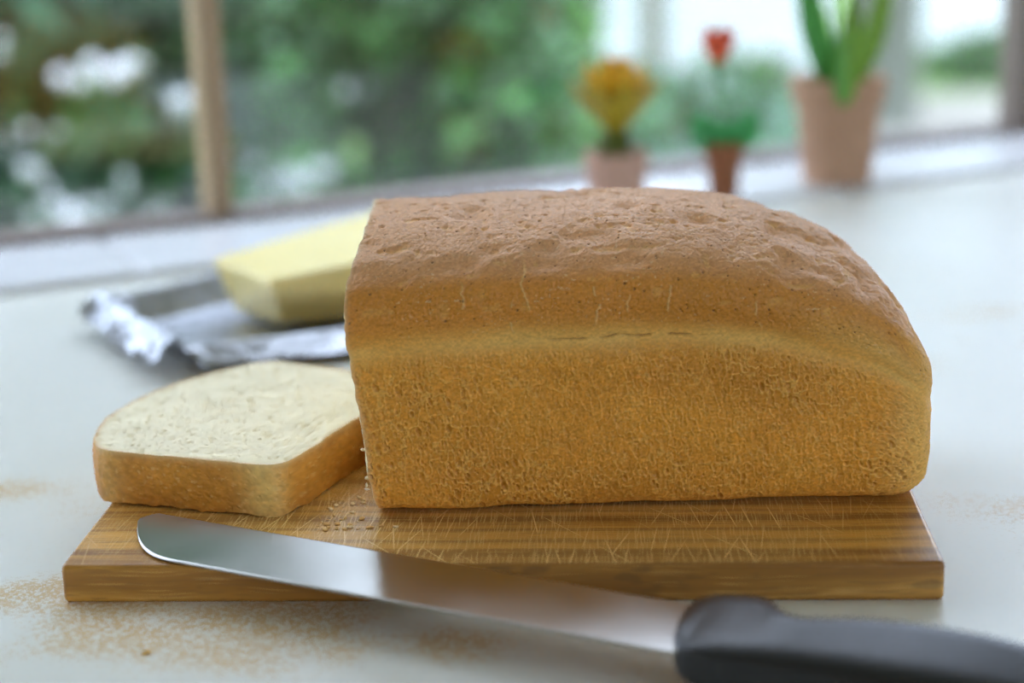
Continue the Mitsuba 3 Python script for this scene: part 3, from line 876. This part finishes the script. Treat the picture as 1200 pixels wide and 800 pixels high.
# yellow flower
P1 = (0.0865, 1.402)
t1 = thing('potted_yellow_flower', 'round golden yellow flower in a low pink clay pot on the window sill', 'potted plant')
put('pot', place(pot_mesh(0.0215, 0.0240, 0.046, 0.015, 0.0016), *P1), 'mat_terracotta_pink', t1, 40, label='low pinkish clay pot')
put('soil', place(lathe([(0, 0), (0.0195, 0), (0.0195, 0.002), (0, 0.002)], 36), P1[0], P1[1], SZ + 0.038), 'mat_soil', t1)
zb = SZ + 0.040
fl = put('flower', place(lathe([(0, 0), (0.012, 0), (0.0115, 0.010), (0.015, 0.018), (0.012, 0.022), (0, 0.022)], 32), P1[0], P1[1], zb), 'mat_calyx', t1, 40, label='round golden flower head with a dark olive base')
for i in range(9):
    put('petal', place(cup_petal(i * 2 * math.pi / 9, 0.048, 0.026, 0.024, 0.012), P1[0], P1[1], zb + 0.014), 'mat_petal_olive', fl, 40, label='olive-yellow outer petal')
for i in range(8):
    put('petal', place(cup_petal(i * 2 * math.pi / 8 + 0.25, 0.058, 0.0225, 0.023, 0.002), P1[0], P1[1], zb + 0.016), 'mat_petal_gold', fl, 40, label='golden inner petal')
for i in range(6):
    put('petal', place(cup_petal(i * 2 * math.pi / 6 + 0.1, 0.062, 0.0140, 0.020, -0.004), P1[0], P1[1], zb + 0.018), 'mat_petal_gold', fl, 40, label='golden inner petal')

# ------------------------------------------------------------------ outside
ZG = -1.35
principled('mat_white_wall', proc(lambda p, n, uv: mix((0.84, 0.83, 0.85), (0.90, 0.89, 0.91), fbm(p.x * 2, p.y * 2, p.z * 2, 3))), 0.8, 0.2)


def lawn_color(p, n, uv):
    g = mix((0.10, 0.19, 0.045), (0.22, 0.32, 0.10), fbm(p.x * 1.3, p.y * 1.3, 0, 4))
    return g


principled('mat_lawn', proc(lawn_color), 0.9, 0.1)
principled('mat_path', proc(lambda p, n, uv: mix((0.27, 0.25, 0.20), (0.36, 0.33, 0.27), fbm(p.x * 3, p.y * 3, 0, 4))), 0.9, 0.1)
principled('mat_bark', proc(lambda p, n, uv: mix((0.11, 0.12, 0.09), (0.21, 0.22, 0.175), fbm(p.x * 20, p.y * 20, p.z * 4, 3))), 0.9, 0.1)


principled('mat_foliage', VCOL, 0.42, 0.4)
GL = [(0.020, 0.075, 0.024), (0.055, 0.155, 0.030), (0.135, 0.27, 0.075), (0.145, 0.27, 0.15)]


def ground_mesh(x0, x1, y0, y1, z, n=60, amp=0.12, seed=1):
    x, y = np.meshgrid(np.linspace(x0, x1, n), np.linspace(y0, y1, n), indexing='ij')
    zz = z + amp * (meshkit.fbm(np.stack([x * 0.3, y * 0.3, 0 * x], -1), 3, seed) - 0.5)
    v = np.stack([x, y, zz], -1).reshape(-1, 3)
    f = grid_faces(n, n)
    m = trimesh.Trimesh(v, f, process=False)
    if m.face_normals[:, 2].mean() < 0:
        m.invert()
    return m


put('ground_lawn', ground_mesh(-40, 60, 2.2, 60, ZG), 'mat_lawn', smooth=True, label='green lawn outside the window', kind='structure')


def leaves(centers, radii, n, size, seed, color, fill=0.5):
    r = np.random.default_rng(seed)
    c = np.asarray(centers, float)
    ra = np.asarray(radii, float)
    pick = r.choice(len(c), n, p=(ra.prod(1) ** (2 / 3)) / (ra.prod(1) ** (2 / 3)).sum())
    d = r.normal(size=(n, 3))
    d /= np.linalg.norm(d, axis=1, keepdims=True)
    k = 1 - fill * r.random((n, 1)) ** 1.5
    pos = c[pick] + d * ra[pick] * k
    nrm = d + 0.9 * r.normal(size=(n, 3)) + [0, 0, 0.5]
    nrm /= np.linalg.norm(nrm, axis=1, keepdims=True)
    a = np.cross(nrm, r.normal(size=(n, 3)))
    a /= np.linalg.norm(a, axis=1, keepdims=True)
    b = np.cross(nrm, a)
    s = size * r.uniform(0.6, 1.4, (n, 1))
    P = np.stack([pos - a * s, pos + b * s * 0.45 + nrm * s * 0.12, pos + a * s, pos - b * s * 0.45 + nrm * s * 0.12], 1).reshape(-1, 3)
    i = np.arange(n)[:, None] * 4
    k = np.exp(r.normal(0, 0.55, (n, 1)))
    tint = 1 + r.normal(0, 1, (n, 1)) * np.array([0.13, 0.0, 0.25])
    col = np.clip(np.asarray(color) * k * np.clip(tint, 0.3, 2), 0.003, 0.7)
    return mikit.ply(trimesh.Trimesh(P, np.vstack([i + [0, 1, 2], i + [0, 2, 3]]), process=False), 'mat_foliage', False, color=np.repeat(col, 4, 0))


def branchy(x, y, z0, z1, r0, spread, n, seed):
    r = random.Random(seed)
    out = []
    for i in range(n):
        ang = r.uniform(0, 2 * math.pi)
        s = spread * r.uniform(0.3, 1)
        p0 = np.array([x + 0.05 * math.cos(ang), y + 0.05 * math.sin(ang), z0 - 0.1])
        p1 = np.array([x + 0.4 * s * math.cos(ang), y + 0.4 * s * math.sin(ang), z0 + (z1 - z0) * 0.45])
        p2 = np.array([x + s * math.cos(ang), y + s * math.sin(ang), z1 - 0.1 * s])
        out.append(tube([p0, p1, p2], r0 * r.uniform(0.6, 1), 7))
    return trimesh.util.concatenate(out)


principled('mat_blossom', (0.80, 0.80, 0.82), 0.6, 0.3)


def bush(label, x, y, w, depth, h, mat, n, size, seed, blobs=26, z0=ZG, blossoms=()):
    r = np.random.default_rng(seed)
    cs, rs = [], []
    for i in range(blobs):
        a, k = r.uniform(0, 2 * math.pi), math.sqrt(r.random())
        hz = r.uniform(0.12, 0.88)
        wk = math.sin(math.pi * min(0.95, hz * 0.85 + 0.2)) ** 0.5
        cs.append((x + w * 0.75 * k * wk * math.cos(a), y + depth * 0.75 * k * wk * math.sin(a), z0 + h * hz))
        rs.append(np.array([w, depth, h * 0.55]) * r.uniform(0.22, 0.38))
    t = thing('garden_bush', label, 'bush')
    put('foliage', leaves(cs, rs, n, size, seed, mat), None, t, kind='stuff')
    put('stem', branchy(x, y, z0, z0 + h * 0.8, 0.02, min(w, depth) * 0.7, 9, seed), 'mat_bark', t, 40)
    for bx, by, bz, s in blossoms:
        put('blossom', place(ragged(s, int(abs(bx) * 999) % 50, (1, 0.8, 0.9)), bx, by, bz), 'mat_blossom', t, True)
    return t


def spots_on(pts, size):
    r = random.Random(len(pts))
    out = []
    for x, y, z, k in pts:
        for _ in range(3):
            out.append((x + r.gauss(0, 0.020), y + r.gauss(0, 0.02), z + r.gauss(0, 0.016), size * k * r.uniform(0.32, 0.70)))
    return out


bush('dark green leafy bush with white spots, outside at the far left of the window', -1.10, 4.0, 0.62, 0.6, 2.7, GL[0], 15000, 0.045, 1,
     blossoms=spots_on([(-0.826, 3.36, -0.100, 1.0), (-0.733, 3.36, -0.090, 1.3), (-0.756, 3.33, -0.060, 1.2), (-0.700, 3.38, -0.085, 0.9), (-0.865, 3.35, -0.343, 0.9), (-0.823, 3.34, -0.375, 1.2),
                        (-0.893, 3.33, -0.293, 1.0), (-0.616, 3.40, -0.152, 1.2), (-0.791, 3.34, -0.329, 0.8), (-0.916, 3.36, -0.204, 0.6), (-0.85, 3.36, -0.21, 0.5), (-0.77, 3.36, -0.37, 0.9), (-0.70, 3.36, -0.30, 0.6),
                        (-0.95, 3.36, -0.05, 0.6), (-0.63, 3.36, -0.36, 0.6)], 0.022))
bush('mid green bush with white spots, right of the tan window post', -0.28, 5.2, 0.52, 0.5, 2.6, (0.085, 0.190, 0.070), 15000, 0.05, 2,
     blossoms=spots_on([(-0.55, 4.65, -0.52, 1.5), (-0.51, 4.65, -0.515, 1.3), (-0.69, 4.7, -0.50, 0.9), (-0.57, 4.65, -0.55, 1.0), (-0.63, 4.65, -0.57, 0.9), (-0.40, 4.65, -0.30, 0.7)], 0.026))
bush('large dark bush filling the gap behind the two nearer bushes', -1.75, 7.4, 1.25, 0.9, 3.9, GL[0], 13000, 0.075, 7)
bush('leafy green bush at the outer left of the bush row', -2.75, 4.9, 0.9, 0.6, 2.6, (0.045, 0.130, 0.035), 13000, 0.05, 11)
bush('broad green bush farthest left of the window', -5.0, 5.6, 1.2, 0.7, 2.6, GL[1], 12000, 0.06, 12)
bush('tall pale green bush left of the bright house wall', -0.05, 7.1, 0.50, 0.6, 1.8, GL[2], 7000, 0.055, 3,
     blossoms=spots_on([(-0.25, 6.48, -0.56, 1.3), (-0.19, 6.48, -0.60, 1.2), (0.02, 6.5, -0.46, 0.9)], 0.036))
bush('low blue-green hedge behind the yellow flower', 0.80, 9.2, 0.9, 0.55, 0.55, GL[3], 6000, 0.06, 4)
bush('small pale shrub in front of the white house, behind the red tulip', 1.55, 11.3, 0.55, 0.4, 0.38, GL[2], 2500, 0.05, 8)
bush('low green shrubs beyond the paved ground at the right', 3.7, 12.7, 0.85, 0.5, 0.34, GL[1], 4000, 0.05, 6)

put('garden_path', ground_mesh(1.9, 9, 8.4, 11.6, ZG + 0.05, 24, 0.02, 3), 'mat_path', smooth=True, label='pale paved ground outside the right part of the window', kind='structure')
hw = thing('white_house', 'bright white rendered house wall beyond the garden, above the yellow flower', 'house')
put('wall', box(0.15, 2.35, 12.9, 17.0, ZG - 0.3, 2.0), 'mat_white_wall', hw)
put('door', rbox(0.98, 1.16, 12.87, 12.93, ZG - 0.1, 0.7, 0.01), 'mat_path', hw, label='beige door')
put('roof', box(0.0, 2.5, 12.6, 17.2, 2.0, 2.15), 'mat_path', hw)
gw = thing('garden_wall', 'white garden wall at the right, beyond the low shrubs', 'wall')
put('wall', box(3.05, 12.0, 15.0, 15.3, ZG - 0.3, 0.5), 'mat_white_wall', gw)
put('coping', box(3.0, 12.05, 14.95, 15.35, 0.5, 0.56), 'mat_path', gw)


def tree(label, x, y, h, r0, crown, mat, n, size, seed, lean=0.0):
    t = thing('garden_tree', label, 'tree')
    put('trunk', tube([(x, y, ZG - 0.1), (x + 0.3 * lean, y, ZG + h * 0.35), (x + lean, y + 0.1, ZG + h * 0.7)], r0, 14), 'mat_bark', t, 40)
    r = np.random.default_rng(seed)
    cs = [(x + lean + crown * 0.75 * r.uniform(-1, 1), y + crown * 0.6 * r.uniform(-1, 1), ZG + h * r.uniform(0.42, 0.9)) for _ in range(14)]
    rs = [np.array([0.5, 0.5, 0.38]) * crown * r.uniform(0.7, 1.1) for _ in range(14)]
    put('foliage', leaves(cs, rs, n, size, seed, mat), None, t, kind='stuff')


tree('grey-green tree trunk outside, right of the leaves of the large flower pot', 2.20, 10.4, 6.0, 0.21, 1.5, GL[1], 7000, 0.09, 9, 0.0)
tree('tall garden tree standing behind the dark bushes', -4.2, 10.5, 10.5, 0.18, 2.3, GL[1], 16000, 0.11, 21)
tree('garden tree behind the pale green bush', -1.9, 15.5, 11.0, 0.17, 1.7, GL[1], 10000, 0.11, 22, 0.1)
